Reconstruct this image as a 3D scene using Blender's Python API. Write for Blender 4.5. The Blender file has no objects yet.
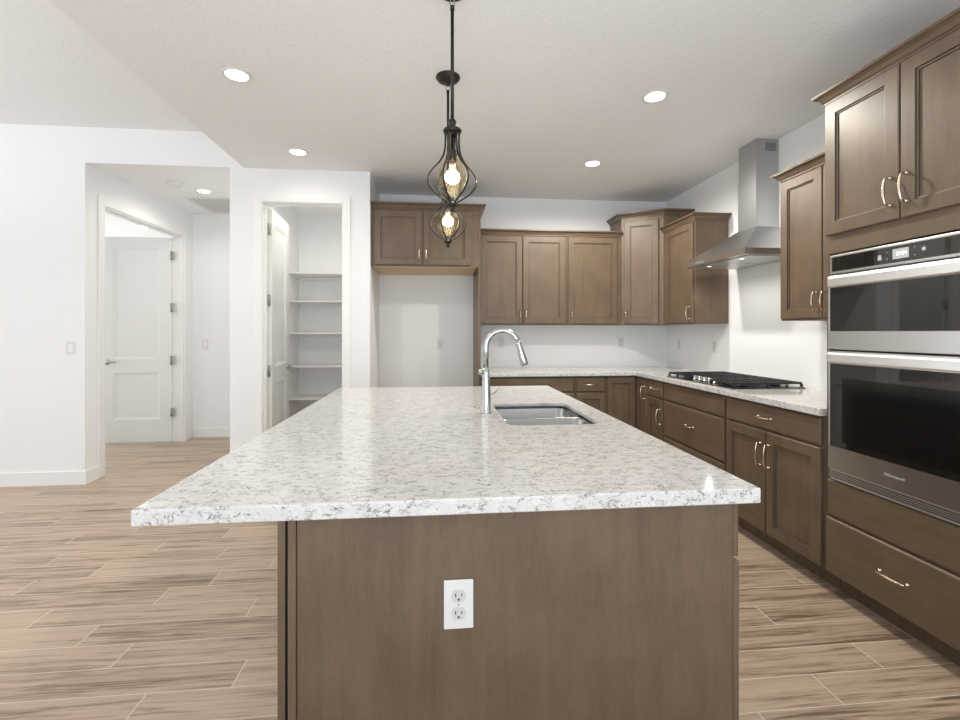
import bpy, bmesh, math, random
from mathutils import Vector, Matrix
random.seed(7)
S = bpy.context.scene
C = S.collection
PI = math.pi
R = math.radians

# ------------------------------------------------------------------ camera
cam_d = bpy.data.cameras.new('camera'); cam = bpy.data.objects.new('camera', cam_d); C.objects.link(cam)
F_PX = 460.9; YAW = 0.09594; HOR = 331.65
cam_d.sensor_fit = 'HORIZONTAL'; cam_d.sensor_width = 36.0
cam_d.lens = 36.0 * F_PX / 960
cam_d.shift_y = -(360 - HOR) / 960
cam_d.clip_start = 0.05
cam.location = (0, 0, 1.30)
cam.rotation_euler = (PI/2, 0, -YAW)
S.camera = cam
# ------------------------------------------------------------------ world, lights, exposure
w = bpy.data.worlds.new('world'); S.world = w; w.use_nodes = True
w.node_tree.nodes['Background'].inputs[0].default_value = (0.90, 0.95, 1.0, 1)
w.node_tree.nodes['Background'].inputs[1].default_value = 1.0
def area(name, loc, rot, sx, sy, power, col=(1, 1, 1)):
    l = bpy.data.lights.new(name, 'AREA'); l.shape = 'RECTANGLE'; l.size = sx; l.size_y = sy
    l.energy = power; l.color = col
    o = bpy.data.objects.new(name, l); o.location = loc; o.rotation_euler = rot; C.objects.link(o); return o
area('window_daylight_rear', (-0.9, -3.85, 1.45), (R(112), 0, 0), 5.6, 2.3, 36, (0.80, 0.90, 1.0))
area('window_daylight_left', (-6.25, 0.6, 1.5), (R(112), 0, R(-90)), 4.6, 2.2, 10, (0.88, 0.93, 1.0))
area('bounce_light_kitchen', (0.4, -0.9, 1.1), (R(155), 0, 0), 3.0, 1.6, 46, (0.87, 0.93, 1.0))  # added fill lamp behind the camera, aimed up at the ceiling; no fixture there
area('bounce_light_living', (-4.6, 0.8, 2.0), (R(180), 0, 0), 2.5, 3.0, 74, (0.93, 0.955, 1.0))  # added fill lamp washing the living-side ceiling; no fixture there
area('bedroom_daylight', (-6.3, 6.2, 1.5), (R(100), 0, R(-90)), 2.6, 2.0, 50, (0.90, 0.95, 1.0))
S.view_settings.view_transform = 'Standard'; S.view_settings.look = 'None'
S.cycles.diffuse_bounces = 8
S.view_settings.exposure = 0.37; S.view_settings.gamma = 1.0; S.view_settings.use_curve_mapping = False
DOWN_W = 19

# ------------------------------------------------------------------ materials
def mat(name, col=(0.8, 0.8, 0.8), rough=0.5, metal=0.0, **k):
    m = bpy.data.materials.new(name); m.use_nodes = True
    b = m.node_tree.nodes['Principled BSDF']
    b.inputs['Base Color'].default_value = (*col, 1); b.inputs['Roughness'].default_value = rough
    b.inputs['Metallic'].default_value = metal
    for kk, v in k.items(): b.inputs[kk.replace('_', ' ')].default_value = v
    return m
class NT:
    def __init__(s, m): s.t = m.node_tree; s.b = s.t.nodes['Principled BSDF']
    def n(s, typ, **k):
        nd = s.t.nodes.new(typ)
        for a, v in k.items():
            if a == 'I':
                for i, x in v.items():
                    if isinstance(x, bpy.types.NodeSocket): s.t.links.new(x, nd.inputs[i])
                    else: nd.inputs[i].default_value = x
            else: setattr(nd, a, v)
        return nd
    def math(s, op, a, b=0.0, c=None):
        I = {0: a, 1: b}
        if c is not None: I[2] = c
        return s.n('ShaderNodeMath', operation=op, I=I).outputs[0]
    def link(s, a, b): s.t.links.new(a, b)
    def ramp(s, fac, stops, interp='LINEAR'):
        r = s.n('ShaderNodeValToRGB', I={0: fac}); cr = r.color_ramp; cr.interpolation = interp
        while len(cr.elements) > 1: cr.elements.remove(cr.elements[-1])
        cr.elements[0].position = stops[0][0]; cr.elements[0].color = (*stops[0][1], 1)
        for p, c in stops[1:]:
            e = cr.elements.new(p); e.color = (*c, 1)
        return r.outputs[0]
    def bump(s, h, strength, dist=0.01):
        bp = s.n('ShaderNodeBump', I={'Height': h, 'Strength': strength, 'Distance': dist})
        s.link(bp.outputs[0], s.b.inputs['Normal'])
def paint(name, col, scale, strength, rough=0.7, dist=0.004):
    m = mat(name, col, rough); t = NT(m)
    tc = t.n('ShaderNodeTexCoord')
    no = t.n('ShaderNodeTexNoise', I={'Vector': tc.outputs['Object'], 'Scale': scale, 'Detail': 4.0, 'Roughness': 0.55})
    h = t.ramp(no.outputs[0], [(0.42, (0, 0, 0)), (0.6, (1, 1, 1))])
    t.bump(h, strength, dist); return m
M = {}
M['wall'] = paint('wall_paint', (0.85, 0.86, 0.865), 60, 0.06)
M['ceiling'] = paint('ceiling_texture', (0.855, 0.865, 0.87), 45, 0.22, 0.8)
M['trim'] = mat('white_trim', (0.86, 0.86, 0.85), 0.35)
M['door'] = mat('white_door', (0.80, 0.81, 0.79), 0.35)
M['shelf'] = mat('white_shelf', (0.82, 0.81, 0.79), 0.4)

def wood(name, base, horizontal=False, depth=1.0):
    m = mat(name, base, 0.38); t = NT(m)
    tc = t.n('ShaderNodeTexCoord')
    oi = t.n('ShaderNodeObjectInfo')
    off = t.n('ShaderNodeVectorMath', operation='SCALE', I={0: (3.1, 7.7, 5.3), 'Scale': oi.outputs['Random']})
    add = t.n('ShaderNodeVectorMath', operation='ADD', I={0: tc.outputs['Object'], 1: off.outputs[0]})
    sc = (2.2, 24, 24) if horizontal else (24, 24, 2.2)
    mp = t.n('ShaderNodeMapping', I={'Vector': add.outputs[0], 'Scale': sc})
    g = t.n('ShaderNodeTexNoise', I={'Vector': mp.outputs[0], 'Scale': 1.0, 'Detail': 6.0, 'Roughness': 0.6, 'Distortion': 0.3})
    sc2 = (30, 210, 210) if horizontal else (210, 210, 30)
    mp2 = t.n('ShaderNodeMapping', I={'Vector': add.outputs[0], 'Scale': sc2})
    f = t.n('ShaderNodeTexNoise', I={'Vector': mp2.outputs[0], 'Scale': 1.0, 'Detail': 3.0, 'Roughness': 0.7})
    mo = t.n('ShaderNodeTexNoise', I={'Vector': add.outputs[0], 'Scale': 5.5, 'Detail': 3.0, 'Roughness': 0.5})
    v = t.math('ADD', t.math('MULTIPLY', g.outputs[0], 0.40), t.math('ADD', t.math('MULTIPLY', mo.outputs[0], 0.38), t.math('MULTIPLY', f.outputs[0], 0.30)))
    lo = tuple(c * (1 - 0.27 * depth) for c in base); hi = tuple(min(1, c * (1 + 0.27 * depth)) for c in base)
    c = t.ramp(v, [(0.36, lo), (0.54, base), (0.72, hi)])
    t.link(c, t.b.inputs['Base Color'])
    t.link(t.math('ADD', t.math('MULTIPLY', f.outputs[0], 0.2), 0.30), t.b.inputs['Roughness'])
    t.bump(f.outputs[0], 0.12, 0.0015)
    return m
WB = (0.138, 0.097, 0.062)
M['wood'] = wood('stained_maple', WB)
M['wood_h'] = wood('stained_maple_horizontal', WB, True)
M['natural'] = wood('natural_maple_underside', (0.62, 0.44, 0.23), True, 0.4)
M['glaze'] = mat('dark_glaze', (0.045, 0.030, 0.020), 0.5)
M['dark'] = mat('dark_recess', (0.02, 0.018, 0.016), 0.7)

def quartz():
    m = mat('quartz', (0.7, 0.68, 0.65), 0.10, 0, IOR=1.55); t = NT(m)
    tc = t.n('ShaderNodeTexCoord'); P = tc.outputs['Object']
    n0 = t.n('ShaderNodeTexNoise', I={'Vector': P, 'Scale': 9.0, 'Detail': 4.0})
    base = t.ramp(n0.outputs[0], [(0.35, (0.655, 0.647, 0.630)), (0.65, (0.685, 0.677, 0.660))])
    mp = t.n('ShaderNodeMapping', I={'Vector': P, 'Scale': (0.75, 1.2, 1.0), 'Rotation': (0, 0, 0.15)})
    # thin broken veins: where a warped noise crosses its middle value
    def veins(scale, width, seed, mask_scale, m0, m1):
        mv = t.n('ShaderNodeVectorMath', operation='ADD', I={0: mp.outputs[0], 1: (seed, seed * 2, seed)})
        nn = t.n('ShaderNodeTexNoise', I={'Vector': mv.outputs[0], 'Scale': scale, 'Detail': 4.0, 'Roughness': 0.62, 'Distortion': 0.5})
        d = t.math('ABSOLUTE', t.math('SUBTRACT', nn.outputs[0], 0.5))
        line = t.n('ShaderNodeMapRange', I={0: d, 1: 0.0, 2: width, 3: 1.0, 4: 0.0}).outputs[0]
        mk = t.n('ShaderNodeTexNoise', I={'Vector': mv.outputs[0], 'Scale': mask_scale, 'Detail': 3.0})
        k = t.n('ShaderNodeMapRange', I={0: mk.outputs[0], 1: m0, 2: m1, 3: 0.0, 4: 1.0}).outputs[0]
        return t.math('MULTIPLY', line, k)
    v1 = veins(48, 0.036, 1.3, 38, 0.54, 0.58)
    v2 = veins(76, 0.046, 5.1, 42, 0.51, 0.56)
    v3 = veins(120, 0.07, 9.4, 30, 0.42, 0.50)
    c1 = t.n('ShaderNodeMix', data_type='RGBA', I={0: t.math('MULTIPLY', v1, 0.95), 6: base, 7: (0.09, 0.09, 0.095, 1)}).outputs[2]
    c2 = t.n('ShaderNodeMix', data_type='RGBA', I={0: t.math('MULTIPLY', v2, 0.75), 6: c1, 7: (0.20, 0.19, 0.18, 1)}).outputs[2]
    c2 = t.n('ShaderNodeMix', data_type='RGBA', I={0: t.math('MULTIPLY', v3, 0.22), 6: c2, 7: (0.30, 0.29, 0.28, 1)}).outputs[2]
    n3 = t.n('ShaderNodeTexNoise', I={'Vector': P, 'Scale': 110.0, 'Detail': 2.0})
    k3 = t.n('ShaderNodeMapRange', I={0: n3.outputs[0], 1: 0.56, 2: 0.70, 3: 0.0, 4: 0.3}).outputs[0]
    c3 = t.n('ShaderNodeMix', data_type='RGBA', I={0: k3, 6: c2, 7: (0.90, 0.89, 0.87, 1)}).outputs[2]
    t.link(c3, t.b.inputs['Base Color']); return m
M['quartz'] = quartz()

def plank_floor():
    m = mat('wood_look_tile', (0.4, 0.33, 0.26), 0.35); t = NT(m)
    tc = t.n('ShaderNodeTexCoord'); sp = t.n('ShaderNodeSeparateXYZ', I={0: tc.outputs['Object']})
    X, Y = sp.outputs[0], sp.outputs[1]
    RH, RL = 0.1435, 0.9195
    yy = t.math('DIVIDE', t.math('SUBTRACT', Y, 1.477), RH)
    row = t.math('FLOOR', yy); fy = t.math('FRACT', yy)
    rm = t.math('FLOORED_MODULO', row, 11.0)
    table = [.498, .806, .176, .585, .36, .055, .498, .68, .006, .592, .176]
    stops = [(i / 11.0, (v,) * 3) for i, v in enumerate(table)]
    off = t.ramp(t.math('DIVIDE', t.math('ADD', rm, 0.5), 11.0), stops, 'CONSTANT')
    xx = t.math('DIVIDE', t.math('SUBTRACT', X, off), RL)
    col = t.math('FLOOR', xx); fx = t.math('FRACT', xx)
    # grout
    def edge(fr, size, wd):
        d = t.math('MULTIPLY', t.math('MINIMUM', fr, t.math('SUBTRACT', 1.0, fr)), size)
        return t.math('LESS_THAN', d, wd)
    gr = t.math('MAXIMUM', edge(fy, RH, 0.0017), edge(fx, RL, 0.0020))
    cid = t.n('ShaderNodeCombineXYZ', I={0: col, 1: row, 2: 0.0})
    wn = t.n('ShaderNodeTexWhiteNoise', noise_dimensions='3D', I={'Vector': cid.outputs[0]})
    offv = t.n('ShaderNodeVectorMath', operation='SCALE', I={0: wn.outputs['Color'], 'Scale': 40.0})
    pv = t.n('ShaderNodeVectorMath', operation='ADD', I={0: tc.outputs['Object'], 1: offv.outputs[0]})
    mp = t.n('ShaderNodeMapping', I={'Vector': pv.outputs[0], 'Scale': (1.5, 36.0, 1.0)})
    g = t.n('ShaderNodeTexNoise', I={'Vector': mp.outputs[0], 'Scale': 1.0, 'Detail': 7.0, 'Roughness': 0.62, 'Distortion': 0.9})
    mp2 = t.n('ShaderNodeMapping', I={'Vector': pv.outputs[0], 'Scale': (7.0, 170.0, 1.0)})
    g2 = t.n('ShaderNodeTexNoise', I={'Vector': mp2.outputs[0], 'Scale': 1.0, 'Detail': 3.0, 'Roughness': 0.6})
    v = t.math('ADD', t.math('MULTIPLY', g.outputs[0], 0.68), t.math('MULTIPLY', g2.outputs[0], 0.32))
    v = t.math('ADD', v, t.math('MULTIPLY', t.math('SUBTRACT', wn.outputs['Value'], 0.5), 0.10))
    c = t.ramp(v, [(0.36, (0.17, 0.120, 0.080)), (0.43, (0.33, 0.242, 0.168)), (0.50, (0.455, 0.345, 0.248)), (0.66, (0.54, 0.42, 0.315))])
    c2 = t.n('ShaderNodeMix', data_type='RGBA', I={0: gr, 6: c, 7: (0.68, 0.60, 0.51, 1)}).outputs[2]
    t.link(c2, t.b.inputs['Base Color'])
    t.bump(t.math('SUBTRACT', 1.0, gr), 0.3, 0.002)
    return m
M['floor'] = plank_floor()

def brushed(name, col, rough, sc):
    m = mat(name, col, rough, 1.0); t = NT(m)
    tc = t.n('ShaderNodeTexCoord'); mp = t.n('ShaderNodeMapping', I={'Vector': tc.outputs['Object'], 'Scale': sc})
    n = t.n('ShaderNodeTexNoise', I={'Vector': mp.outputs[0], 'Scale': 1.0, 'Detail': 3.0})
    t.link(t.math('ADD', t.math('MULTIPLY', n.outputs[0], 0.12), rough - 0.06), t.b.inputs['Roughness'])
    return m
M['steel'] = brushed('brushed_steel', (0.58, 0.575, 0.565), 0.30, (3, 300, 300))
M['steel_v'] = brushed('brushed_steel_hood', (0.50, 0.51, 0.52), 0.32, (300, 300, 4))
M['bar'] = mat('polished_steel_bar', (0.80, 0.795, 0.78), 0.28, 0.85)
M['nickel'] = mat('champagne_nickel', (0.66, 0.56, 0.44), 0.22, 1.0)
M['chrome'] = mat('satin_chrome', (0.50, 0.50, 0.49), 0.24, 1.0)
M['sink'] = mat('sink_steel', (0.34, 0.335, 0.325), 0.27, 1.0)
M['hinge'] = mat('satin_nickel_hinge', (0.42, 0.42, 0.41), 0.35, 1.0)
M['black_glass'] = mat('black_oven_glass', (0.010, 0.009, 0.008), 0.03, 0, IOR=1.72)
M['iron'] = mat('cast_iron_grate', (0.02, 0.02, 0.021), 0.45)
M['bronze'] = mat('dark_bronze', (0.035, 0.031, 0.028), 0.42, 0.7)
M['plastic'] = mat('white_plastic', (0.74, 0.74, 0.73), 0.35)
M['face'] = mat('receptacle_plastic', (0.62, 0.62, 0.61), 0.3)
M['slot'] = mat('black_slot', (0.01, 0.01, 0.01), 0.6)
M['screen'] = mat('lit_screen', (0.25, 0.25, 0.24), 0.2, 0, Emission_Color=(0.75, 0.78, 0.76, 1), Emission_Strength=0.30)
M['glyph'] = mat('white_glyph', (0.8, 0.8, 0.8), 0.4, 0, Emission_Color=(1, 1, 1, 1), Emission_Strength=0.5)
M['lens'] = mat('downlight_lens', (1, 1, 1), 0.4, 0, Emission_Color=(1.0, 0.94, 0.84, 1), Emission_Strength=9.0)
M['bulb'] = mat('bulb_glow', (1, 0.9, 0.7), 0.3, 0, Emission_Color=(1.0, 0.86, 0.62, 1), Emission_Strength=28.0)
ag_ = bpy.data.materials.new('champagne_glass'); ag_.use_nodes = True; _t = ag_.node_tree; _t.nodes.clear()
_o = _t.nodes.new('ShaderNodeOutputMaterial'); _m = _t.nodes.new('ShaderNodeMixShader'); _a = _t.nodes.new('ShaderNodeBsdfTransparent'); _g = _t.nodes.new('ShaderNodeBsdfGlossy')
_a.inputs[0].default_value = (0.99, 0.965, 0.91, 1); _g.inputs[0].default_value = (1, 0.95, 0.85, 1); _g.inputs['Roughness'].default_value = 0.3; _m.inputs[0].default_value = 0.012
_t.links.new(_a.outputs[0], _m.inputs[1]); _t.links.new(_g.outputs[0], _m.inputs[2]); _t.links.new(_m.outputs[0], _o.inputs[0]); M['amber'] = ag_

# ------------------------------------------------------------------ mesh helpers
class MB:
    def __init__(s): s.bm = bmesh.new()
    def box(s, x0, x1, y0, y1, z0, z1, bev=0.0):
        b = bmesh.new(); bmesh.ops.create_cube(b, size=1)
        for v in b.verts: v.co = Vector(((x0 + x1) / 2 + v.co.x * (x1 - x0), (y0 + y1) / 2 + v.co.y * (y1 - y0), (z0 + z1) / 2 + v.co.z * (z1 - z0)))
        if bev: bmesh.ops.bevel(b, geom=b.edges[:], offset=bev, segments=2, affect='EDGES', profile=0.5)
        s.merge(b); return s
    def merge(s, b, mtx=None):
        me = bpy.data.meshes.new('t'); b.to_mesh(me); b.free()
        if mtx: me.transform(mtx)
        s.bm.from_mesh(me); bpy.data.meshes.remove(me)
    def prism(s, pts, axis, a, b, smooth=False):
        """closed polygon pts (2D) extruded along axis from a to b; axis x: pts=(y,z); y: (x,z); z: (x,y)"""
        def P(p, h):
            return {'x': (h, p[0], p[1]), 'y': (p[0], h, p[1]), 'z': (p[0], p[1], h)}[axis]
        v0 = [s.bm.verts.new(P(p, a)) for p in pts]; v1 = [s.bm.verts.new(P(p, b)) for p in pts]
        n = len(pts); s.bm.faces.new(v0); s.bm.faces.new(v1[::-1])
        for i in range(n): s.bm.faces.new((v0[i], v0[(i + 1) % n], v1[(i + 1) % n], v1[i]))
        return s
    def rings(s, rings, cap0=True, cap1=True, smooth=False):
        vs = [[s.bm.verts.new(p) for p in r] for r in rings]; n = len(vs[0])
        for a, b in zip(vs, vs[1:]):
            for i in range(n):
                f = s.bm.faces.new((a[i], a[(i + 1) % n], b[(i + 1) % n], b[i])); f.smooth = smooth
        if cap0: s.bm.faces.new(vs[0][::-1])
        if cap1: s.bm.faces.new(vs[-1])
        return s
    def lathe(s, prof, cx=0, cy=0, seg=24, smooth=True, mtx=None, cap=True):
        """prof: list (r,z)"""
        rr = []
        for r, z in prof:
            r = max(r, 1e-4)
            ring = [Vector((cx + r * math.cos(2 * PI * i / seg), cy + r * math.sin(2 * PI * i / seg), z)) for i in range(seg)]
            if mtx: ring = [mtx @ p for p in ring]
            rr.append(ring)
        return s.rings(rr, cap, cap, smooth)
    def tube(s, path, rad, seg=10, smooth=True):
        path = [Vector(p) for p in path]; n = len(path)
        rad = rad if isinstance(rad, (list, tuple)) else [rad] * n
        rr = []; prev = None
        for i, p in enumerate(path):
            d = (path[min(i + 1, n - 1)] - path[max(i - 1, 0)]).normalized()
            if prev is None:
                up = Vector((0, 0, 1)) if abs(d.z) < 0.9 else Vector((1, 0, 0))
                u = d.cross(up).normalized()
            else: u = (prev - d * prev.dot(d)).normalized()
            prev = u; v = d.cross(u)
            rr.append([p + (u * math.cos(2 * PI * k / seg) + v * math.sin(2 * PI * k / seg)) * rad[i] for k in range(seg)])
        return s.rings(rr, True, True, smooth)
    def build(s, name, m, parent=None, loc=None, rot=None):
        bmesh.ops.recalc_face_normals(s.bm, faces=s.bm.faces[:])
        me = bpy.data.meshes.new(name); s.bm.to_mesh(me); s.bm.free()
        me.materials.append(m)
        o = bpy.data.objects.new(name, me); C.objects.link(o)
        if parent: o.parent = parent
        if loc: o.location = loc
        if rot: o.rotation_euler = rot
        return o
def tag(o, label, cat, group=None):
    o['label'] = label; o['category'] = cat
    if group: o['group'] = group
    return o
def thing(name, label, cat, loc=(0, 0, 0), rz=0, group=None):
    o = bpy.data.objects.new(name, None); C.objects.link(o); o.location = loc; o.rotation_euler = (0, 0, rz)
    o.empty_display_size = 0.1
    return tag(o, label, cat, group)
def struct(name, mb, m, parent=None, **k):
    o = mb.build(name, m, parent, **k)
    if parent is None: o['kind'] = 'structure'
    return o
def sroot(name, loc=(0, 0, 0), rz=0):
    o = bpy.data.objects.new(name, None); C.objects.link(o); o.location = loc; o.rotation_euler = (0, 0, rz)
    o['kind'] = 'structure'; return o
def copy_tree(o, parent=None):
    c = o.copy(); C.objects.link(c)
    if parent: c.parent = parent
    for ch in [x for x in S.objects if x.parent == o]: copy_tree(ch, c)
    return c

# ------------------------------------------------------------------ room shell
XL, XR = -6.4, 2.56
YB, YF = 4.92, 4.24
struct('floor', MB().box(-6.5, 2.7, -4.1, 8.2, -0.1, 0.0), M['floor'])
# ceilings
struct('ceiling_kitchen', MB().box(-1.68, 2.68, -4.1, YF + 0.12, 2.743, 3.2), M['ceiling'])
struct('ceiling_kitchen_rear', MB().box(-0.71, 2.68, YF + 0.12, 5.04, 2.743, 3.2), M['ceiling'])
struct('ceiling_living', MB().box(-6.5, -1.68, -4.1, YF + 0.01, 3.048, 3.2), M['ceiling'])
struct('ceiling_hall', MB().box(-3.0, -1.72, YF + 0.12, 6.1, 2.743, 3.2), M['ceiling'])
struct('ceiling_pantry', MB().box(-1.72, -0.71, YF + 0.12, 6.0, 2.743, 3.2), M['wall'])
struct('ceiling_bedroom', MB().box(-6.5, -3.0, YF + 0.1, 8.2, 2.743, 3.2), M['wall'])
# walls
struct('wall_right', MB().box(XR, XR + 0.12, -4.1, 5.04, 0, 2.743), M['wall'])
struct('wall_back', MB().box(-0.59, XR, YB, YB + 0.12, 0, 2.743), M['wall'])
struct('wall_left_front', MB().box(-6.5, -2.98, YF, YF + 0.12, 0, 3.048).box(-2.98, -1.68, YF, YF + 0.12, 2.743, 3.048), M['wall'])
PX0, PX1, PH = -1.535, -0.82, 2.455
struct('wall_pantry_front', MB().box(-1.80, PX0, YF, YF + 0.12, 0, 2.743).box(PX1, -0.59, YF, YF + 0.12, 0, 2.743).box(PX0, PX1, YF, YF + 0.12, PH, 2.743), M['wall'])
struct('wall_pantry_right', MB().box(-0.71, -0.59, YF + 0.12, 5.99, 0, 2.743), M['wall'])
struct('wall_pantry_left', MB().box(-1.80, -1.68, YF + 0.12, 5.98, 0, 2.743), M['wall'])
struct('wall_pantry_back', MB().box(-1.68, -0.71, 5.87, 5.99, 0, 2.743), M['wall'])
HY0, HY1, HH = 4.452, 5.80, 2.44
struct('wall_hall_left', MB().box(-3.10, -2.98, YF + 0.12, HY0, 0, 2.743).box(-3.10, -2.98, HY1, 6.1, 0, 2.743).box(-3.10, -2.98, HY0, HY1, HH, 2.743), M['wall'])
struct('wall_hall_back', MB().box(-2.98, -1.68, 5.99, 6.1, 0, 2.743), M['wall'])
struct('wall_bedroom_back', MB().box(-6.5, -3.10, 8.0, 8.12, 0, 2.743), M['wall'])
struct('wall_bedroom_left', MB().box(-6.5, -6.4, YF + 0.12, 8.0, 0, 2.743), M['wall'])
struct('wall_bedroom_right', MB().box(-3.10, -3.0, 6.1, 8.0, 0, 2.743), M['wall'])
# left wall with window opening; rear wall with glazed opening (both behind the camera / outside the frame)
struct('wall_left', MB().box(-6.5, XL, -4.1, -1.8, 0, 3.048).box(-6.5, XL, 3.0, YF, 0, 3.048).box(-6.5, XL, -1.8, 3.0, 2.65, 3.048).box(-6.5, XL, -1.8, 3.0, 0, 0.35), M['wall'])
struct('wall_rear', MB().box(-6.4, -3.8, -4.1, -4.0, 0, 3.048).box(2.0, 2.56, -4.1, -4.0, 0, 2.743).box(-3.8, -1.68, -4.1, -4.0, 2.65, 3.048).box(-1.68, 2.0, -4.1, -4.0, 2.65, 2.743), M['wall'])
def window(name, x0, x1, z0, z1, n, loc, rz):
    r = sroot(name, loc, rz); f = MB()
    f.box(x0, x1, -0.04, 0.04, z0, z0 + 0.06); f.box(x0, x1, -0.04, 0.04, z1 - 0.06, z1)
    for i in range(n + 1):
        x = x0 + (x1 - x0) * i / n; a = max(x0, x - 0.03); f.box(a, min(x1, a + 0.06), -0.04, 0.04, z0 + 0.06, z1 - 0.06)
    f.build('window_frame', M['trim'], r)
window('window_1', -3.8, 2.0, 0.0, 2.65, 3, (0, -4.05, 0), 0)
window('window_2', -1.8, 3.0, 0.35, 2.65, 3, (-6.45, 0, 0), R(90))

# baseboards
def baseboard(name, x0, x1, y0, y1):
    struct(name, MB().box(x0, x1, y0, y1, 0, 0.10).box(min(x0, x1) + (0 if x1 - x0 > 0.1 else 0.004 * 0), x1, y0, y1, 0.10, 0.112), M['trim'])
baseboard('baseboard_left_front', -6.4, -2.965, YF - 0.015, YF)
baseboard('baseboard_hall_left', -2.98, -2.965, YF, HY0 - 0.075)
baseboard('baseboard_hall_back', -2.96, -1.80, 5.975, 5.99)
baseboard('baseboard_hall_right', -1.815, -1.80, YF, 5.97)
baseboard('baseboard_pantry_front', -1.80, PX0 - 0.065, YF - 0.015, YF)
baseboard('baseboard_pantry_front_right', PX1 + 0.065, -0.575, YF - 0.015, YF)

# ------------------------------------------------------------------ white interior doors
def door_slab(w_, h_, parent, name='door_slab'):
    """two-panel door; local x 0..w_, y 0..0.035, z .01..h_ ; recessed on both faces"""
    mb = MB(); t = 0.035
    st, z1, z2, z3 = 0.125, 0.27, 0.82, 0.98
    mb.box(0, st, 0, t, 0.012, h_); mb.box(w_ - st, w_, 0, t, 0.012, h_)
    for a, b in ((0.012, z1), (z2, z3), (h_ - 0.125, h_)): mb.box(st, w_ - st, 0, t, a, b)
    for a, b in ((z1, z2), (z3, h_ - 0.125)):
        for y, s_ in ((0, 1), (t, -1)):
            def rc(i, d): return [(st + i, y + s_ * d, a + i), (w_ - st - i, y + s_ * d, a + i), (w_ - st - i, y + s_ * d, b - i), (st + i, y + s_ * d, b - i)]
            mb.rings([rc(0, 0), rc(0.006, 0.004), (rc(0.022, 0.008)), rc(0.026, 0.012)], False, True)
    return mb.build(name, M['door'], parent)
def hinges(parent, x, y, zs, sx=0.034, sy=0.01):
    for z in zs:
        h = MB().box(x - sx / 2, x + sx / 2, y - sy, y, z - 0.05, z + 0.05, 0.002)
        h.lathe([(0.007, z - 0.052), (0.007, z + 0.052)], x, y - sy, 10)
        h.build('hinge', M['hinge'], parent)
def lever(parent, x, y, z, dirx, side):
    m = MB(); rot = Matrix.Translation((x, y, z)) @ Matrix.Rotation(PI / 2 * side, 4, 'X')
    m.lathe([(0.0, 0), (0.030, 0), (0.032, 0.004), (0.028, 0.010), (0.012, 0.014), (0.011, 0.045), (0.0, 0.047)], mtx=rot, seg=20)
    yy = y - 0.045 * side
    m.tube([(x, yy, z), (x + dirx * 0.03, yy - side*0.004, z), (x + dirx * 0.07, yy, z + 0.003), (x + dirx * 0.115, yy + side*0.004, z - 0.002)], [0.010, 0.009, 0.008, 0.006])
    return m.build('door_handle', M['chrome'], parent)
def casing(parent, x0, x1, h_, y, wd=0.066, th=0.016, legs=(1, 1)):
    m = MB()
    if legs[0]: m.box(x0 - wd, x0, y - th, y, 0, h_ + wd, 0.003)
    if legs[1]: m.box(x1, x1 + wd, y - th, y, 0, h_ + wd, 0.003)
    m.box(x0, x1, y - th, y, h_, h_ + wd, 0.003)
    return m.build('door_casing', M['trim'], parent)
# pantry door (door_1)
d1 = sroot('door_1')
casing(d1, PX0 + 0.008, PX1 - 0.008, PH - 0.008, YF, 0.066)
j = MB().box(PX0, PX0 + 0.016, YF, YF + 0.12, 0, PH).box(PX1 - 0.016, PX1, YF, YF + 0.12, 0, PH).box(PX0 + 0.016, PX1 - 0.016, YF, YF + 0.12, PH - 0.016, PH)
j.box(PX0 + 0.016, PX0 + 0.026, YF + 0.04, YF + 0.075, 0, PH - 0.016).box(PX1 - 0.026, PX1 - 0.016, YF + 0.04, YF + 0.075, 0, PH - 0.016).box(PX0 + 0.026, PX1 - 0.026, YF + 0.04, YF + 0.075, PH - 0.026, PH - 0.016)
j.build('door_jamb', M['trim'], d1)
s1 = door_slab(0.665, 2.425, d1); s1.location = (-1.488, 4.37, 0); s1.rotation_euler = (0, 0, R(94.5))
lever(s1, 0.60, 0.0, 0.94, -1, 1)
for z in (2.232, 1.587, 0.943, 0.30):
    MB().box(-1.519, -1.496, 4.352, 4.366, z - 0.05, z + 0.05, 0.002).lathe([(0.007, z - 0.052), (0.007, z + 0.052)], -1.506, 4.348, 10).build('hinge', M['hinge'], d1)
# hall door (door_2): opening in wall x=-2.98, slab swung into the room beyond
d2 = sroot('door_2')
m = MB()
m.box(-2.98, -2.964, HY0 - 0.068, HY0 + 0.006, 0, HH + 0.07, 0.003).box(-2.98, -2.964, HY1 - 0.006, HY1 + 0.11, 0, HH + 0.07, 0.003).box(-2.98, -2.964, HY0 + 0.006, HY1 - 0.006, HH - 0.006, HH + 0.07, 0.003)
m.build('door_casing', M['trim'], d2)
m = MB().box(-3.10, -2.98, HY0, HY0 + 0.018, 0, HH).box(-3.10, -2.98, HY1 - 0.018, HY1, 0, HH).box(-3.10, -2.98, HY0 + 0.018, HY1 - 0.018, HH - 0.018, HH)
m.box(-3.05, -3.02, HY0 + 0.018, HY1 - 0.018, HH - 0.03, HH - 0.018); m.build('door_jamb', M['trim'], d2)
s2 = door_slab(0.76, 2.405, d2); s2.location = (-3.857, 5.745, 0)
lever(s2, 0.065, 0.0, 0.945, 1, 1)
for z in (2.191, 1.583, 0.963, 0.355):
    MB().box(-3.098, -3.058, 5.735, 5.744, z - 0.05, z + 0.05, 0.002).lathe([(0.008, z - 0.052), (0.008, z + 0.052)], -3.092, 5.733, 10).build('hinge', M['hinge'], d2)

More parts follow.
